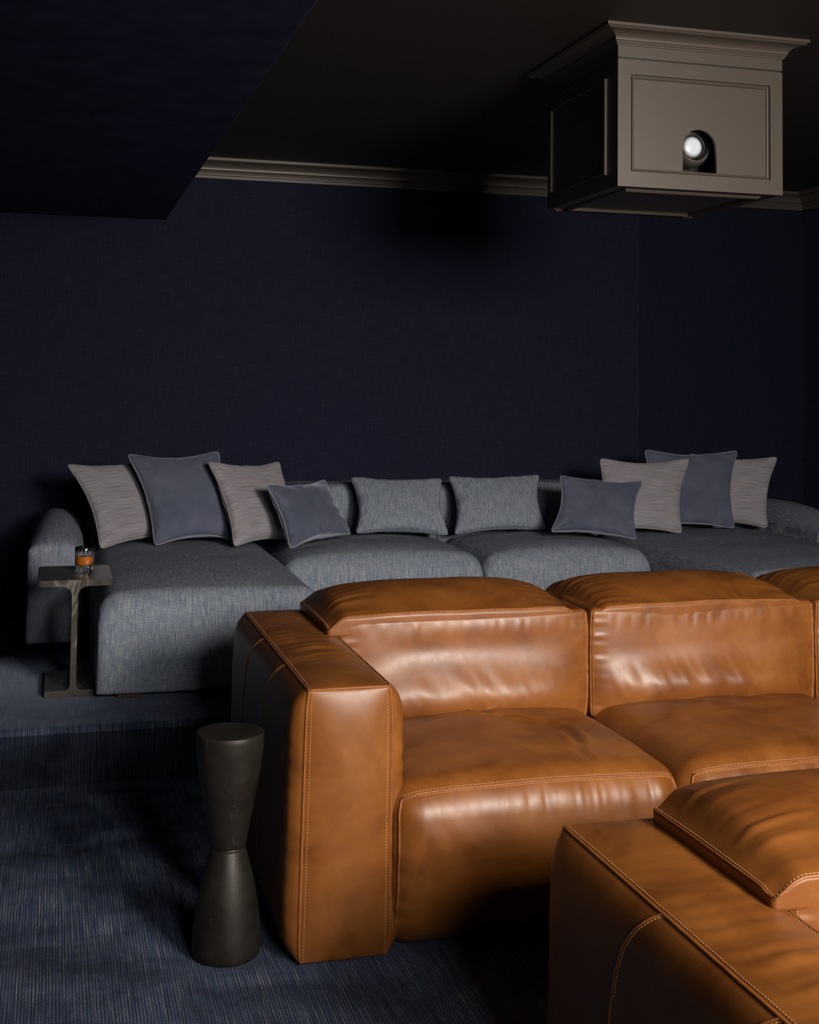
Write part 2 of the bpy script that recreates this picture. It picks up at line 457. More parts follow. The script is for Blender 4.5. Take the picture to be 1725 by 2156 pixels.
# front panel with an arched opening
bm = bmesh.new()
y = BY0 + .0084; ins = .0150
outer = [(MX0 + ins, MZ0 + ins), (MX1 - ins, MZ0 + ins), (MX1 - ins, MZ1 - ins), (MX0 + ins, MZ1 - ins)]
ax0, ax1, atop = 2.082, 2.213, 2.298
ar = (ax1 - ax0) / 2; acx = (ax0 + ax1) / 2; acz = atop - ar
hole = [(ax0, MZ0 + ins), (ax0, acz)] + [(acx - ar * cos(k / 24 * pi), acz + ar * sin(k / 24 * pi)) for k in range(1, 24)] + [(ax1, acz), (ax1, MZ0 + ins)]
loop = [outer[0]] + hole + [outer[1], outer[2], outer[3]]
vs = [bm.verts.new(L((a, y, b))) for a, b in loop]
es = [bm.edges.new((vs[i], vs[(i + 1) % len(vs)])) for i in range(len(vs))]
bmesh.ops.triangle_fill(bm, edges=es, use_beauty=True)
g = bmesh.ops.extrude_face_region(bm, geom=list(bm.faces))
for v in [q for q in g['geom'] if isinstance(q, bmesh.types.BMVert)]: v.co.y += .012
link('front_panel', bm_mesh(bm), PAINT, pc)
pbox('rebate', (BX0 + .004, BY0 + .006, BZG - .004), (BX1 - .004, BY1 - .006, BZG + .004), BLACK, 0)
pbox('frieze', (BX0 - .0006, BY0 - .0006, BZG + .003), (BX1 + .0006, BY1 + .0006, 2.629))
CR2 = [(0, 0), (.006, 0), (.006, .006), (.010, .008), (.010, .013), (.013, .015)]
for k in range(9):
    t = k / 8 * pi / 2
    CR2.append((.014 + .040 * (1 - cos(t)), .016 + .026 * sin(t)))
CR2 += [(.058, .0435), (.062, .046), (.062, .048), (.069, .050), (.069, .060), (0, .060)]
cr = []; m = len(CR2)
for cu, cv, su, sv in ((BX0, BY0, -1, -1), (BX1, BY0, 1, -1), (BX1, BY1, 1, 1), (BX0, BY1, -1, 1)):
    cr += [L((cu + su * a, cv + sv * a, 2.5695 + b)) for a, b in CR2]
bm = bmesh.new(); vs = [bm.verts.new(v) for v in cr]
for i in range(4):
    for j in range(m - 1): bm.faces.new([vs[q] for q in (i * m + j, ((i + 1) % 4) * m + j, ((i + 1) % 4) * m + j + 1, i * m + j + 1)])
link('crown_moulding', bm_mesh(bm), PAINT, pc)
# side, back and bottom panels, each with a bead moulding standing on it
BEAD2 = [(0, 0), (0, .006)] + [(.006 - .006 * cos(k / 6 * pi), .006 + .005 * sin(k / 6 * pi)) for k in range(7)] + [(.012, 0)]
for sx, nx in ((BX0, -1), (BX1, 1)):
    lo, hi = (min(sx, sx - nx * .016), max(sx, sx - nx * .016))
    sp = pbox('side_panel', (lo, BY0 + .021, BZ0), (hi, BY1, BZG - .003))
    link('panel_moulding', rect_sweep(BY0 + .085, BY1 - .045, 2.132, 2.4715, BEAD2, lambda u, v, h: L((sx + nx * h, u, v))), PAINT, sp)
pbox('back_panel', (BX0 + .017, BY1 - .016, BZ0 + .001), (BX1 - .017, BY1 - .001, BZG - .003))
bp = pbox('bottom_panel', (BX0 + .017, BY0 + .021, BZ0 + .004), (BX1 - .017, BY1 - .017, BZ0 + .018))
link('panel_moulding', rect_sweep(BX0 + .055, BX1 - .055, BY0 + .055, BY1 - .055, [(0, -.006), (.0, .006), (.006, .012), (.014, .012), (.018, -.006)], lambda u, v, h: L((u, v, BZ0 + .004 - h))), PAINT, bp)
box('edge_moulding', L((BX0 + .03, BY1 - .012, BZ0 - .004)), L((BX1 - .02, BY1 - .002, BZ0 + .005)), PAINT, bp, .001, 1)

# projector inside the cabinet
pj = thing('projector', 'dark projector with a glowing lens behind the arched cabinet opening', 'projector', (2.165, 4.25, BZ0 + .0185))
def LP(p): return (p[0] - 2.165, p[1] - 4.25, p[2] - BZ0 - .0185)
def lathe(prof, n=32, axis='z', caps=True):
    bm = bmesh.new(); rings = []
    for r, z in prof:
        ring = []
        for k in range(n):
            t = 2 * pi * k / n
            p = (r * cos(t), r * sin(t), z)
            if axis == 'y': p = (p[0], p[2], p[1])
            ring.append(bm.verts.new(p))
        rings.append(ring)
    for a, b in zip(rings[:-1], rings[1:]):
        for k in range(n): bm.faces.new((a[k], a[(k + 1) % n], b[(k + 1) % n], b[k]))
    if caps:
        bm.faces.new(rings[0][::-1]); bm.faces.new(rings[-1])
    return bm_mesh(bm, True)
box('body', LP((1.93, 4.098, BZ0 + .0185)), LP((2.40, 4.52, 2.34)), BLACK, pj, .008)
lens_c = (2.158, 4.0, 2.250)
o = link('lens_barrel', lathe([(.044, .02), (.047, .004), (.050, 0), (.056, .002), (.066, .026), (.068, .04), (.068, .10)], 40, 'y', False), SOFTBLACK, pj, LP((2.170, 4.0, 2.250)))
o = link('lens_ring', lathe([(.0400, .006), (.0405, .000), (.0425, -.004), (.0445, 0), (.0445, .03)], 40, 'y', False), BLACK, pj, LP(lens_c))
o = link('lens', lathe([(.0005, -.006), (.014, -.0055), (.026, -.0035), (.034, .0), (.040, .004)], 40, 'y', False), LENS, pj, LP((lens_c[0], lens_c[1] + .004, lens_c[2])))
o['label'] = 'glowing white lens'
slat = None
for k in range(24):
    p = LP((2.068 + k * .0066, 4.082, 2.102))
    if slat is None:
        slat = box('grille_slat', (-.0012, 0, 0), (.0012, .017, .10), SOFTBLACK, pj); slat.location = p
    else:
        c = slat.copy(); COL.objects.link(c); c.location = p
link('indicator_light', lathe([(.0022, 0), (.0022, .003)], 10, 'y'), LED, pj, LP((2.142, 4.075, 2.1505)))
box('light_bracket', LP((2.137, 4.078, 2.1015)), LP((2.147, 4.0985, 2.1525)), BLACK, pj)

# ------------------------------------------------------------------ leather reclining sofas
SEATX = [(.208, .998), (1.004, 1.794), (1.800, 2.590)]
def arm_deform(seed):
    def f(o, n, A):
        x, y, z = o[:, 0].copy(), o[:, 1].copy(), o[:, 2].copy()
        nx, ny, nz = np.clip(n[:, 0], -1, 1), np.clip(n[:, 1], -1, 1), np.clip(n[:, 2], -1, 1)
        ed = lambda t, p=2: 1 - np.abs(t) ** p
        side = np.sign(nx) * np.abs(nx) ** 3
        # long wrinkles across the top, puckers down the left seam, from the stuffing
        s = (ny + 1) * .535
        wr = n2(s * 34 + 1.4 * n1(nx * 1.6, seed), nx * .9 + 3, seed)
        top = sstep(.9, 1.0, nz)
        ph = s * 44 + 3.0 * (1 - nx ** 2) * .6 + 1.2 * n2(nx * 1.3, s * 2, seed + 2)
        wr = n1(ph, seed) + .5 * n1(ph * 1.9 + 4, seed + 8)
        zz = .014 * ed(nx) * ed(ny, 8) + (.0034) * wr * ed(nx, 6) * sstep(.14, .34, s) * (1 - sstep(.60, .80, s)) * (.6 + .4 * n2(nx * 1.5, s * 5, seed + 9)) + .0012 * n2(s * 9, nx * 2, seed + 3) * ed(nx)
        z2 = z + top * zz - .012 * top * ny * 0
        xx = .050 * ed(ny, 36) * ed(nz, 13)
        pk = n2(nz * 14, ny * 3, seed + 5)
        xx = xx + .0020 * pk * sstep(.80, .93, np.abs(ny)) * ed(nz, 8) * (1 - sstep(.96, 1, np.abs(ny)))
        x2 = x + side * xx * np.where(nx > 0, .95, .85)
        front = np.where(ny < 0, np.abs(ny) ** 24, 0)
        y2 = y - front * (.020 * ed(nx, 2.4) * ed(nz, 7) + .0008 * n2(nx * 2, nz * 5, seed + 6) * ed(nx)) + np.where(ny > 0, ny ** 5, 0) * .014 * ed(nx) * ed(nz, 4)
        # slight spread to the foot, outward
        x2 = x2 - .012 * (1 - nz) / 2 * np.where(nx < 0, 1, 0)
        return np.stack([x2, y2, z2], 1)
    return f
def seat_deform(seed, folds):
    def f(o, n, A):
        x, y, z = o[:, 0].copy(), o[:, 1].copy(), o[:, 2].copy()
        nx, ny, nz = [np.clip(n[:, k], -1, 1) for k in range(3)]
        ed = lambda t, p=2: 1 - np.abs(t) ** p
        up = sstep(.2, 1.0, nz); fr = sstep(.45, 1.0, -ny)
        crown = .036 * ed(nx, 2.6) * ed(ny * .92, 3)
        z2 = z + up * crown
        z2 += up * .0035 * n2(nx * 3 + 5, ny * 3, seed) * ed(nx, 6)
        for (x0, y0, x1, y1, bend, wd, am) in folds:
            # crease line from (x0,y0) to (x1,y1) with a bow
            dx, dy = x1 - x0, y1 - y0; L2 = dx * dx + dy * dy
            t = ((nx - x0) * dx + (ny - y0) * dy) / L2; ln = sqrt(L2)
            d = ((nx - x0) * (-dy) + (ny - y0) * dx) / ln - bend * (4 * t * (1 - t))
            w = sstep(-.05, .25, t) * (1 - sstep(.8, 1.1, t))
            z2 += up * 1.35 * am * w * (np.exp(-(d / wd) ** 2) * -1.0 + .55 * np.exp(-((d - 1.9 * wd) / wd) ** 2) + .45 * np.exp(-((d + 1.9 * wd) / wd) ** 2))
        # front: full below the seam, gathered in small vertical puckers that die out downwards
        fz = nz
        bul = .026 * ed(nx, 8) * np.exp(-((fz - .35) / .5) ** 2)
        s = nx * (x.max() - 0) * 1.0
        puck = n2(nx * 10 + 1.5 * n2(nx * 2.2, fz * 1.4, seed + 1), fz * 1.5 + nx * 2, seed + 2) * sstep(-.1, .55, fz) * (1 - sstep(.80, .93, fz)) * ed(nx, 8)
        puck2 = n1(nx * 34, seed + 9) * sstep(.45, .8, fz) * (1 - sstep(.85, .95, fz)) * .35
        edge = n2(fz * 9, nx * 2, seed + 4) * sstep(.80, .97, np.abs(nx)) * ed(fz, 6)
        y2 = y - fr * (bul + .0050 * (puck + puck2) * (.45 + .55 * sstep(-.3, .5, n2(nx * 2.3 + 9, fz, seed + 6))) + .004 * edge)
        # tuck the lower part of the front back towards the base
        y2 += fr * .035 * sstep(.1, 1.0, -nz) ** 1.5
        # rounded plan corners
        x2 = x * (1 - .018 * up * 0) 
        return np.stack([x2, y2, z2], 1)
    return f
def back_deform(seed):
    def f(o, n, A):
        x, y, z = o[:, 0].copy(), o[:, 1].copy(), o[:, 2].copy()
        nx, ny, nz = [np.clip(n[:, k], -1, 1) for k in range(3)]
        ed = lambda t, p=2: 1 - np.abs(t) ** p
        fr = sstep(.3, 1.0, -ny)
        lum = .050 * ed(nx, 4) * np.exp(-((nz + .46) / np.where(nz > -.46, .50, .62)) ** 2) + .010 * ed(nx, 5) * ed(nz, 4)
        wr = n2(nx * 9 + nz * 2.2, nz * 1.6 - nx * .7, seed) * np.exp(-((nz + .40) / .34) ** 2) * ed(nx, 4)
        wr2 = n2(nx * 21 + 3 * nz, nz * 2.2 + 4, seed + 3) * np.exp(-((nz + .30) / .3) ** 2) * ed(nx, 4)
        low = n2(nx * 2.4, nz * 2.4, seed + 1)
        topp = n1(nx * 24, seed + 7) * sstep(.55, .80, nz) * (1 - sstep(.82, .92, nz)) * .5
        edge = n2(nz * 12, nx, seed + 4) * sstep(.82, .96, np.abs(nx)) * ed(nz, 6)
        y2 = y - fr * (lum + (.0050 * wr + .0016 * wr2) * (.35 + .65 * sstep(-.2, .5, n2(nx * 1.7 + 3, nz * 1.2, seed + 11))) + .004 * low * ed(nx) * ed(nz, 4) + .0022 * edge + .0025 * topp)
        # the face leans back towards its top, where the headrest seam holds it in
        y2 -= fr * .006 * (1 - nx ** 8)
        x2 = x + np.sign(nx) * np.abs(nx) ** 4 * .006 * ed(nz, 4)
        return np.stack([x2, y2, z], 1)
    return f
def head_deform(seed):
    def f(o, n, A):
        x, y, z = o[:, 0].copy(), o[:, 1].copy(), o[:, 2].copy()
        nx, ny, nz = [np.clip(n[:, k], -1, 1) for k in range(3)]
        ed = lambda t, p=2: 1 - np.abs(t) ** p
        up = sstep(-.1, 1.0, nz)
        crown = .062 * ed(nx, 4.5) * (.30 + .70 * np.clip(1 - ((ny - .22) / 1.2) ** 2, 0, 1)) * ed(ny * .86, 3)
        pk = n2(ny * 13 + .8 * n1(nx * 4, seed), nx * 1.2, seed + 1) * sstep(.50, .76, np.abs(nx)) * (1 - sstep(.84, .96, np.abs(nx)))
        z2 = z + up * (crown + .0026 * pk + .002 * n2(nx * 4, ny * 3, seed + 2) * ed(nx, 4))
        # the front seam dips at both ends, the back corners round off
        z2 -= up * (.026 * sstep(.84, 1.0, np.abs(nx)) + .008 * sstep(.9, 1.0, np.abs(nx)) * sstep(.8, 1.0, -ny))
        y2 = y - sstep(.3, 1, -ny) * .010 * ed(nx, 4) + sstep(.2, 1, ny) * .02 * ed(nx, 3) - .012 * sstep(.9, 1, np.abs(nx)) * np.sign(ny) * 0
        return np.stack([x, y2, z2], 1)
    return f

def seam(name, sb, pts, ax, parent, r=.0034, off=None, inset=None, both=False, n=70, pipe=True):
    """piping tube along a surface path plus a row of stitches beside it (inset = lattice shift of the row)"""
    A = sb.path(pts, n); P = sb.P(A)
    if pipe:
        v, f = tube(resample(P, .006), r, 7); link('piping', mesh(v, f), PIPING, parent)
    rows = []
    for q in (inset if isinstance(inset, list) else [inset]):
        if q is None: continue
        B = np.clip(A + np.array(q[:3]), -1, 1); a2 = q[3] if len(q) > 3 else ax
        rows.append(resample(sb.P(B) + sb.N(B, a2) * .0006, .003))
    return rows

def leather_sofa(loc, label):
    t = thing('leather_sofa', label, 'sofa', loc, None)
    rows_all = []
    # arms
    for k, (x0, seed) in enumerate(((0.0, 11), (2.594, 12))):
        sb = Soft((x0, 0, .003), (x0 + .205, 1.075, .655), .010, arm_deform(seed))
        arm = sb.obj('arm', (22, 120, 60), LEATHER, t)
        rows = []
        e = .999
        for sx in (-1, 1):
            rows += seam('p', sb, [(sx, 1, 1), (sx, -1, 1)], 2, arm, .0036, inset=(-sx * .065, 0, 0, 2), n=160)
            rows += seam('p', sb, [(sx, -1, 1), (sx, -1, -1)], 1, arm, .0034, inset=(-sx * .075, 0, 0, 1), n=110)
            rows += seam('p', sb, [(sx, 1, 1), (sx, 1, -1)], 1, arm, .0034, inset=None, n=60)
        rows += seam('p', sb, [(-1, -1, 1), (1, -1, 1)], 1, arm, .0030, inset=(0, 0, -.022, 1), n=60)
        # two curved panel seams on the outer face
        sgn = -1 if k == 0 else 1
        for y0 in (.645, .295):
            pts = [(y0, 1.0), (y0 + .018, .955), (y0 + .040, .88), (y0 + .068, .76), (y0 + .092, .60), (y0 + .108, .40), (y0 + .118, .1), (y0 + .122, -.3), (y0 + .122, -1)]
            A = np.array([(sgn, p / 1.075 * 2 - 1, q) for p, q in pts])
            tt = np.linspace(0, len(A) - 1, 120); B = np.stack([np.interp(tt, range(len(A)), A[:, i]) for i in range(3)], 1)
            v, f = tube(resample(sb.P(B), .006), .0026, 7); link('piping', mesh(v, f), PIPING, arm)
            B2 = B.copy(); B2[:, 1] -= .014; rows.append(resample(sb.P(B2)[:70] + sb.N(B2[:70], 0) * .0006, .003))
        st = [q for r in rows for q in stitches(r)]
        v, f = join_parts(st); o = link('stitching', mesh(v, f, False), THREAD, arm); o['kind'] = 'stuff'
    # seats, backrests, headrests
    FO = [[(-.05, .75, .42, -.55, .22, .040, .0075), (-.35, .55, .30, .10, .12, .035, .0045), (.05, .45, .50, -.25, .16, .035, .004), (-.2, .85, .05, .35, .1, .03, .0035), (.30, -.1, .40, -.80, .0, .035, .0035)],
          [(.1, .7, .55, .25, .1, .06, .003), (-.5, .8, -.1, .4, .08, .05, .002)],
          [(-.1, .6, .4, .0, .12, .05, .003)]]
    for k, (x0, x1) in enumerate(SEATX):
        sb = Soft((x0 - .004, -.030, .003), (x1 + .002, .66, .408), .075, seat_deform(21 + k * 7, FO[k]))
        seat = sb.obj('seat', (110, 84, 54), LEATHER, t)
        rows = seam('p', sb, [(-.985, -1, 1), (.985, -1, 1)], 2, seat, .0032, inset=[(0, .028, 0, 2), (0, 0, -.042, 1)], n=150)
        for sx in (-1, 1):
            v, f = tube(resample(sb.P(sb.path([(sx * .992, -1, 1), (sx * .992, -1, -.9)], 60)), .006), .003, 6); link('piping', mesh(v, f), PIPING, seat)
        v, f = join_parts([q for r in rows for q in stitches(r)]); o = link('stitching', mesh(v, f, False), THREAD, seat); o['kind'] = 'stuff'
        sb = Soft((x0 + .002, .598, .375), (x1 - .004, .86, .709), .016, back_deform(31 + k * 5))
        bk = sb.obj('backrest', (110, 10, 60), LEATHER, t)
        for sx in (-1, 1):
            v, f = tube(resample(sb.P(sb.path([(sx, -1, .97), (sx, -1, -1)], 60)), .005), .0026, 6); link('piping', mesh(v, f), PIPING, bk)
        rows = [resample(sb.P(B) + sb.N(B, 1) * .0006, .003) for B in (sb.path([(sx * .972, -1, .93), (sx * .972, -1, -.97)], 60) for sx in (-1, 1))]
        v, f = join_parts([q for r in rows for q in stitches(r)]); o = link('stitching', mesh(v, f, False), THREAD, bk); o['kind'] = 'stuff'
        sb = Soft((x0 - .036 if k == 0 else x0 + .002, .598, .655), (x1 - (.020 if k == 0 else .012), 1.035, .712), .010, head_deform(41 + k * 3))
        hd = sb.obj('headrest', (110, 70, 6), LEATHER, t)
        rows = seam('p', sb, [(-1, -1, 1), (1, -1, 1)], 2, hd, .0034, inset=(0, .028, 0, 2), n=150)
        for sx in (-1, 1):
            rows += seam('p', sb, [(sx, -1, 1), (sx, 1, 1)], 2, hd, .0028, inset=(-sx * .016, 0, 0, 2), n=90)
        rows += [r for r in seam('p', sb, [(-1, 1, 1), (1, 1, 1)], 2, hd, .0028, inset=None, n=90)]
        v, f = join_parts([q for r in rows for q in stitches(r)]); o = link('stitching', mesh(v, f, False), THREAD, hd); o['kind'] = 'stuff'
    Soft((.212, .865, .003), (2.59, 1.05, .640), .02).obj('back_frame', (20, 4, 10), LEATHER, t)
    return t
sofa1 = leather_sofa((.613, 3.055, 0), 'tan leather reclining sofa with contrast stitching on the middle carpet tier')
sofa2 = dup(sofa1, (.985, 1.28, -.118))
sofa2['label'] = 'tan leather sofa cropped at the bottom right corner, seen from behind its left arm'

# ------------------------------------------------------------------ blue sectional sofa
bs = thing('sectional_sofa', 'long blue grey linen sectional sofa with chaise ends against the back wall', 'sofa', (0, 0, .2))
def puff(cx, cy, side=0.0, seed=1, ypow=3.0, xpow=3.0, front=.012):
    def f(o, n, A):
        x, y, z = o[:, 0].copy(), o[:, 1].copy(), o[:, 2].copy()
        nx, ny, nz = [np.clip(n[:, k], -1, 1) for k in range(3)]
        ed = lambda t, p: 1 - np.abs(t) ** p
        up = sstep(.0, 1.0, nz)
        z2 = z + up * cx * ed(nx, xpow) * ed(ny * .97, ypow) + up * .003 * n2(nx * 3, ny * 4, seed)
        y2 = y - sstep(.3, 1, -ny) * (front * ed(nx, 4) * ed(nz, 4) + .0025 * n2(nx * 5, nz * 3, seed + 1))
        x2 = x + np.sign(nx) * sstep(.6, 1, np.abs(nx)) * side * ed(ny, 6) * ed(nz, 4)
        return np.stack([x2, y2, z2], 1)
    return f
def lsoft(name, lo, hi, r, de, seg, r2=.028):
    z0 = lo[2] - .2
    sb = Soft([lo[0], lo[1], z0 - r], [hi[0], hi[1], hi[2] - .2], r, None)
    def f(o, n, A):
        # below the soft top edge the vertical corners are tight; the underside is cut flat
        p = A * sb.h; q = np.clip(p, -(sb.h - r2), sb.h - r2); d = (p - q)[:, :2]
        L_ = np.linalg.norm(d, axis=1)[:, None]; o2 = q[:, :2] + np.where(L_ > 1e-9, np.minimum(1, r2 / np.maximum(L_, 1e-9)), 1) * d
        top = (sb.h[2] - o[:, 2]) / r
        wgt = sstep(.35, 1.6, top)[:, None] * (np.abs(A[:, 2:3]) < .9999)
        o = o.copy(); o[:, :2] = o[:, :2] * (1 - wgt) + o2 * wgt
        o = de(o, o / sb.h, A) if de else o
        o[:, 2] = np.maximum(o[:, 2], -sb.h[2] + r)
        return o
    sb.deform = f
    return sb.obj(name, seg, LINEN, bs)
lsoft('chaise', (.178, 4.915, .226), (1.040, 6.59, .588), .080, puff(.034, 0, .0, 1, 4, 2.6), (50, 70, 24))
lsoft('seat', (1.048, 5.83, .226), (2.030, 6.59, .566), .075, puff(.052, 0, .004, 2, 4, 2.6), (50, 40, 24))
lsoft('seat', (2.036, 5.83, .226), (2.922, 6.59, .566), .075, puff(.052, 0, .004, 3, 4, 2.6), (50, 40, 24))
lsoft('chaise', (2.930, 4.915, .226), (3.922, 6.59, .588), .080, puff(.034, 0, .0, 4, 4, 2.6), (50, 70, 24))
for x0, x1 in ((.19, 1.16), (1.163, 2.028), (2.031, 2.925), (2.928, 3.92)):
    lsoft('backrest', (x0, 6.63, .24), (x1, 6.955, .846), .045, puff(.012, 0, .002, int(x0 * 9), 4, 4), (30, 10, 24))
def arm2(o, n, A):
    x, y, z = o[:, 0].copy(), o[:, 1].copy(), o[:, 2].copy()
    nx, ny, nz = [np.clip(n[:, k], -1, 1) for k in range(3)]
    up = sstep(-.2, 1.0, nz)
    z2 = z + up * .098 * (1 - np.abs(nx) ** 2.3) * np.sqrt(np.clip(1 - ((ny - .15) / 1.16) ** 2, 0, 1)) + up * .012 * sstep(-1, 0, ny)
    y2 = y - sstep(.3, 1, -ny) * .012 * (1 - nx ** 4) * (1 - nz ** 4)
    return np.stack([x, y2, z2], 1)
lsoft('arm', (-.098, 5.915, .226), (.150, 6.955, .640), .018, arm2, (30, 60, 20))
lsoft('arm', (3.930, 5.915, .226), (4.212, 6.955, .640), .018, arm2, (30, 60, 20))
for x, y in ((.30, 4.98), (.93, 4.98), (.02, 6.1), (3.05, 4.98), (3.80, 4.98), (4.08, 6.1), (1.3, 6.7), (2.6, 6.7)):
    box('foot', (x - .045, y - .03, 0), (x + .045, y + .03, .03), WOOD, bs, .003)

# ------------------------------------------------------------------ pillows
def pillow(name, TL, TR, BL, BR, T, mat, pipe, label, seed, k=.165, N=44, pr=.0042, sag=.0, cat='pillow', group=None):
    TL, TR, BL, BR = [np.array(p, float) for p in (TL, TR, BL, BR)]
    c = (TL + TR + BL + BR) / 4; base = np.array([c[0], c[1], min(BL[2], BR[2])])
    ex = (TR - TL + BR - BL) / 4; ey = (TL - BL + TR - BR) / 4; tw = (TL + BR - TR - BL) / 4
    nrm = np.cross(ex, ey); nrm /= np.linalg.norm(nrm)
    if nrm[1] > 0: nrm = -nrm
    W, H = 2 * np.linalg.norm(ex), 2 * np.linalg.norm(ey)
    def pos(u, v, s):
        uu = u * (1 - k * (1 - v * v) * np.abs(u) ** 3); vv = v * (1 - k * (1 - u * u) * np.abs(v) ** 3)
        # slump: the lower half is fuller
        ang = np.arctan2(v, u); rim = np.maximum(np.abs(u), np.abs(v))
        sq = 1.04 * rim / np.maximum((np.abs(u) ** 13 + np.abs(v) ** 13) ** (1 / 13), 1e-6); sq = np.where(rim > 0, 1 + (sq - 1) * rim ** 2, 1)
        uu = uu * sq; vv = vv * sq
        th = T * (np.clip(1 - u ** 2, 0, 1) * np.clip(1 - v ** 2, 0, 1)) ** .36 * (1 - .16 * v)
        cr = n2(ang * 9 + 20, rim * 2, seed) * .0045 * sstep(.55, .85, rim) * (1 - sstep(.96, 1, rim)) + .004 * n2(u * 3 + 7, v * 3, seed + 1) * (1 - rim ** 4)
        wob = .006 * n1(ang * 2.3 + 9, seed + 2) * sstep(.8, 1, rim)
        p = c + uu[:, None] * ex + vv[:, None] * ey + (-uu * vv)[:, None] * tw
        return p + nrm * (s * (th + cr * np.where(th > .004, 1, 0)) + wob)[:, None]
    g = np.sin(np.linspace(-pi / 2, pi / 2, N + 1)); U, Vv = np.meshgrid(g, g, indexing='ij'); u, v = U.ravel(), Vv.ravel()
    A, B = pos(u, v, 1.0), pos(u, v, -1.0); n = N + 1
    V = np.concatenate([A, B]) - base; Fc = []; uv = np.concatenate([np.stack([u * W / 2, v * H / 2], 1)] * 2)
    vid = lambda i, j, s: i * n + j + (n * n if s and 0 < i < N and 0 < j < N else 0)
    for i in range(N):
        for j in range(N):
            Fc.append((vid(i, j, 0), vid(i + 1, j, 0), vid(i + 1, j + 1, 0), vid(i, j + 1, 0)))
            Fc.append((vid(i, j + 1, 1), vid(i + 1, j + 1, 1), vid(i + 1, j, 1), vid(i, j, 1)))
    t = thing(name, label, cat, tuple(base), group)
    me = mesh(V, Fc); l = me.uv_layers.new(name='UVMap')
    vi = np.zeros(len(me.loops), int); me.loops.foreach_get('vertex_index', vi)
    l.data.foreach_set('uv', uv[vi].ravel()); link('cover', me, mat, t)
    q = np.linspace(-1, 1, 60)[:-1]; one = np.ones_like(q)
    pu = np.r_[q, one, -q, -one]; pv = np.r_[-one, q, one, -q]
    ring = pos(pu, pv, 0.0) - base
    # round the corners a little
    for _ in range(2): ring = (np.roll(ring, 1, 0) + 2 * ring + np.roll(ring, -1, 0)) / 4
    vv, ff = tube(ring, pr, 7, True); link('piping', mesh(vv, ff), pipe, t)
    return t
pillow('throw_pillow', (.070, 6.36, .990), (.541, 6.52, 1.004), (.226, 6.06, .622), (.661, 6.36, .632), .056, STRIE, SPIPE,
       'grey striated pillow at the far left, leaning by the sofa arm', 1)
pillow('throw_pillow', (.351, 6.31, 1.036), (.799, 6.38, 1.045), (.473, 6.08, .628), (.885, 6.14, .638), .064, VELVET, VPIPE,
       'tall dusty blue velvet pillow second from left, the tallest on that side', 2)
pillow('throw_pillow', (.727, 6.20, 1.005), (1.121, 6.45, .990), (.827, 5.93, .636), (1.220, 6.22, .620), .056, STRIE, SPIPE,
       'grey striated pillow leaning behind the small velvet one on the left', 3)
pillow('throw_pillow', (.977, 5.98, .905), (1.326, 6.30, .904), (1.067, 5.80, .634), (1.426, 6.14, .650), .060, VELVET, VPIPE,
       'small tilted dusty blue velvet lumbar pillow left of the two linen ones', 4)
pillow('lumbar_pillow', (1.520, 6.53, .902), (2.018, 6.53, .892), (1.506, 6.34, .630), (1.999, 6.34, .614), .060, LINEN, LINEN,
       'blue grey linen lumbar pillow in the middle, the left of the pair', 5, k=.15, pr=.002)
pillow('lumbar_pillow', (2.059, 6.53, .902), (2.579, 6.53, .905), (2.036, 6.34, .614), (2.547, 6.34, .630), .060, LINEN, LINEN,
       'blue grey linen lumbar pillow in the middle, the right of the pair', 6, k=.15, pr=.002)
pillow('throw_pillow', (2.561, 6.18, .927), (3.043, 6.20, .891), (2.439, 6.00, .660), (2.892, 5.97, .616), .052, VELVET, VPIPE,
       'small dusty blue velvet lumbar pillow right of the two linen ones', 7)
pillow('throw_pillow', (2.865, 6.35, 1.003), (3.395, 6.35, .998), (2.741, 6.15, .632), (3.237, 6.13, .624), .046, STRIE, SPIPE,
       'grey striated pillow between the small and the tall velvet pillows, right side', 8)
pillow('throw_pillow', (3.190, 6.47, 1.043), (3.763, 6.46, 1.038), (3.096, 6.31, .626), (3.636, 6.28, .624), .046, VELVET, VPIPE,
       'tall dusty blue velvet pillow on the right chaise, the tallest there', 9)
pillow('throw_pillow', (3.521, 6.57, 1.014), (4.026, 6.47, 1.000), (3.447, 6.47, .622), (3.885, 6.35, .614), .042, STRIE, SPIPE,
       'grey striated pillow at the far right, behind the tall velvet one', 10)

# ------------------------------------------------------------------ marble side table and glass
st = thing('side_table', 'dark marble side table shaped like an I beam beside the blue chaise', 'table', (.095, 5.21, .2))
def rounded_slab(x0, x1, y0, y1, z0, z1, r, n=8):
    pts = []
    for cx, cy, a0 in ((x1 - r, y1 - r, 0), (x0 + r, y1 - r, pi / 2), (x0 + r, y0 + r, pi), (x1 - r, y0 + r, 3 * pi / 2)):
        for k in range(n + 1):
            t = a0 + k / n * pi / 2; pts.append((cx + r * cos(t), cy + r * sin(t)))
    bm = bmesh.new(); f = bm.faces.new([bm.verts.new((x, y, z0)) for x, y in pts])
    g = bmesh.ops.extrude_face_region(bm, geom=[f])
    for v in [q for q in g['geom'] if isinstance(q, bmesh.types.BMVert)]: v.co.z = z1
    es = [e for e in bm.edges if abs(e.verts[0].co.z - e.verts[1].co.z) < 1e-6]
    bmesh.ops.bevel(bm, geom=es, offset=.0018, segments=2, profile=.5, affect='EDGES')
    return bm_mesh(bm)
link('table_top', rounded_slab(-.139, .139, -.2, .19, .4135, .438, .022), MARBLE, st)
link('foot_slab', rounded_slab(-.105, .080, -.2, .16, 0, .0235, .004), MARBLE, st)
hw = .0112; rr = .036
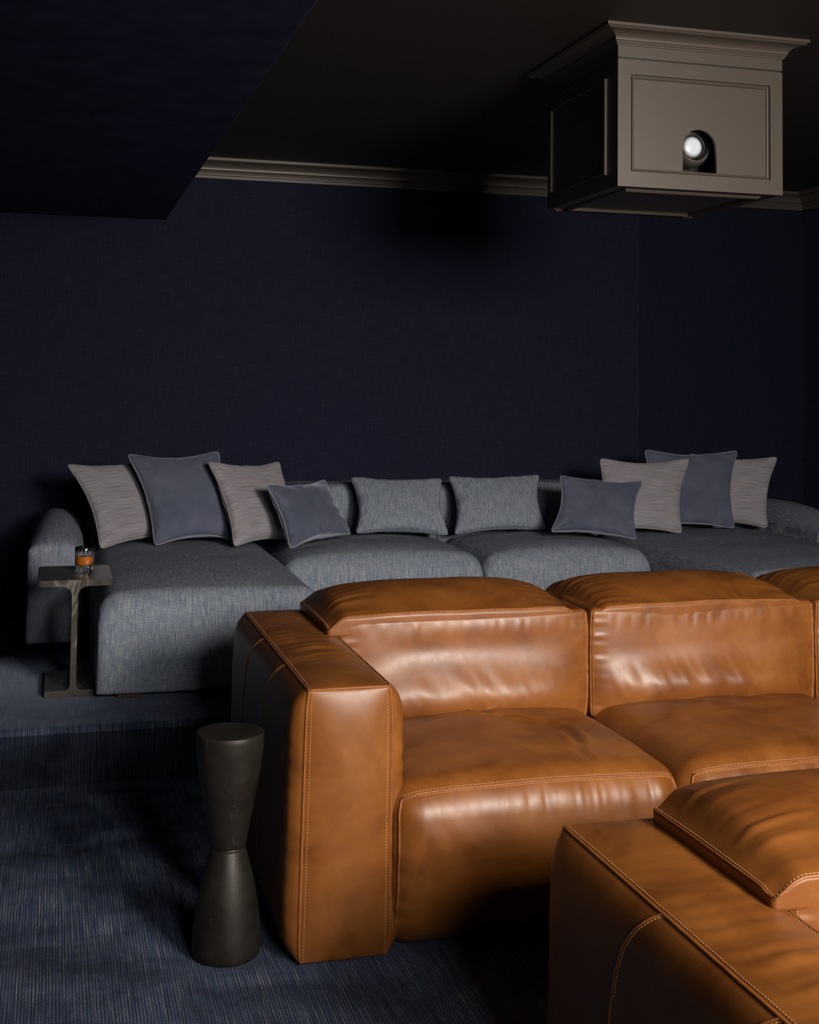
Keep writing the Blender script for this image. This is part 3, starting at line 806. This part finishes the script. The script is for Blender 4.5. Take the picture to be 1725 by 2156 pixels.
pr_ = [(-hw - rr, .4136)] + [(-hw - rr + rr * sin(t), .4136 - rr + rr * cos(t)) for t in np.linspace(0, pi / 2, 9)][1:] + \
      [(-hw - rr * .7 + rr * .7 * cos(t), .0234 + rr * .7 - rr * .7 * sin(t)) for t in np.linspace(0, pi / 2, 9)]
pr_ = pr_ + [(-x, z) for x, z in pr_[::-1]]
bm = bmesh.new(); f = bm.faces.new([bm.verts.new((x, -.1985, z)) for x, z in pr_]); g = bmesh.ops.extrude_face_region(bm, geom=[f])
for v in [q for q in g['geom'] if isinstance(q, bmesh.types.BMVert)]: v.co.y = .15
link('stem', bm_mesh(bm), MARBLE, st)

gl = thing('whisky_glass', 'cut glass tumbler of amber whisky on the marble side table', 'glass', (.133, 5.235, .6385))
def flute_ring(r, z, n, depth, ph=0):
    return [((r - depth * (.5 + .5 * cos(2 * pi * k / n * 14 + ph))) * cos(2 * pi * k / n), (r - depth * (.5 + .5 * cos(2 * pi * k / n * 14 + ph))) * sin(2 * pi * k / n), z) for k in range(n)]
NG = 112; rings = []
for r, z, d in ((.034, 0, .0), (.0375, .0012, .0), (.0388, .004, .002), (.0388, .012, .0028), (.0385, .019, .0028), (.0372, .022, .0008), (.0388, .0255, .0018), (.0389, .050, .0020), (.0389, .064, .0018), (.0390, .070, .0004), (.0391, .094, 0), (.0383, .0955, 0), (.0372, .094, 0), (.0368, .060, 0), (.0364, .029, 0), (.033, .0245, 0), (.002, .0235, 0)):
    rings.append(flute_ring(r, z, NG, d))
V = [p for R_ in rings for p in R_]; Fc = [(i * NG + k, i * NG + (k + 1) % NG, (i + 1) * NG + (k + 1) % NG, (i + 1) * NG + k) for i in range(len(rings) - 1) for k in range(NG)]
Fc += [tuple(range(NG - 1, -1, -1)), tuple((len(rings) - 1) * NG + k for k in range(NG))]
link('tumbler', mesh(V, Fc), GLASS, gl)
o = link('whisky', lathe([(.0015, .0239), (.0325, .0249), (.0359, .0292), (.0361, .045), (.0362, .0562), (.0364, .0572), (.0015, .0570)], 48), WHISKY, gl); o['label'] = 'amber liquid'

# ------------------------------------------------------------------ hourglass drum table
sl = thing('drum_table', 'dark bronze hourglass drink table beside the leather sofa arm', 'table', (.440, 3.172, 0))
lo_p = [(.076, 0), (.081, .004), (.0835, .012), (.0838, .03), (.0825, .06), (.0785, .10), (.0715, .145), (.0620, .19), (.0525, .225), (.0450, .250), (.0428, .258)]
up_p = [(.0428, .2605), (.0440, .266), (.0478, .285), (.0555, .325), (.0640, .37), (.0720, .415), (.0785, .455), (.0825, .492), (.0840, .520), (.0838, .5335), (.0825, .536), (.080, .5365), (.002, .5365)]
link('lower_half', lathe(lo_p, 64), BRONZE, sl); link('upper_half', lathe(up_p, 64), BRONZE, sl)
o = link('waist_band', lathe([(.0429, .2583), (.0431, .2592), (.0429, .2601)], 48), BRASS, sl); o['label'] = 'thin pale metal line at the waist'
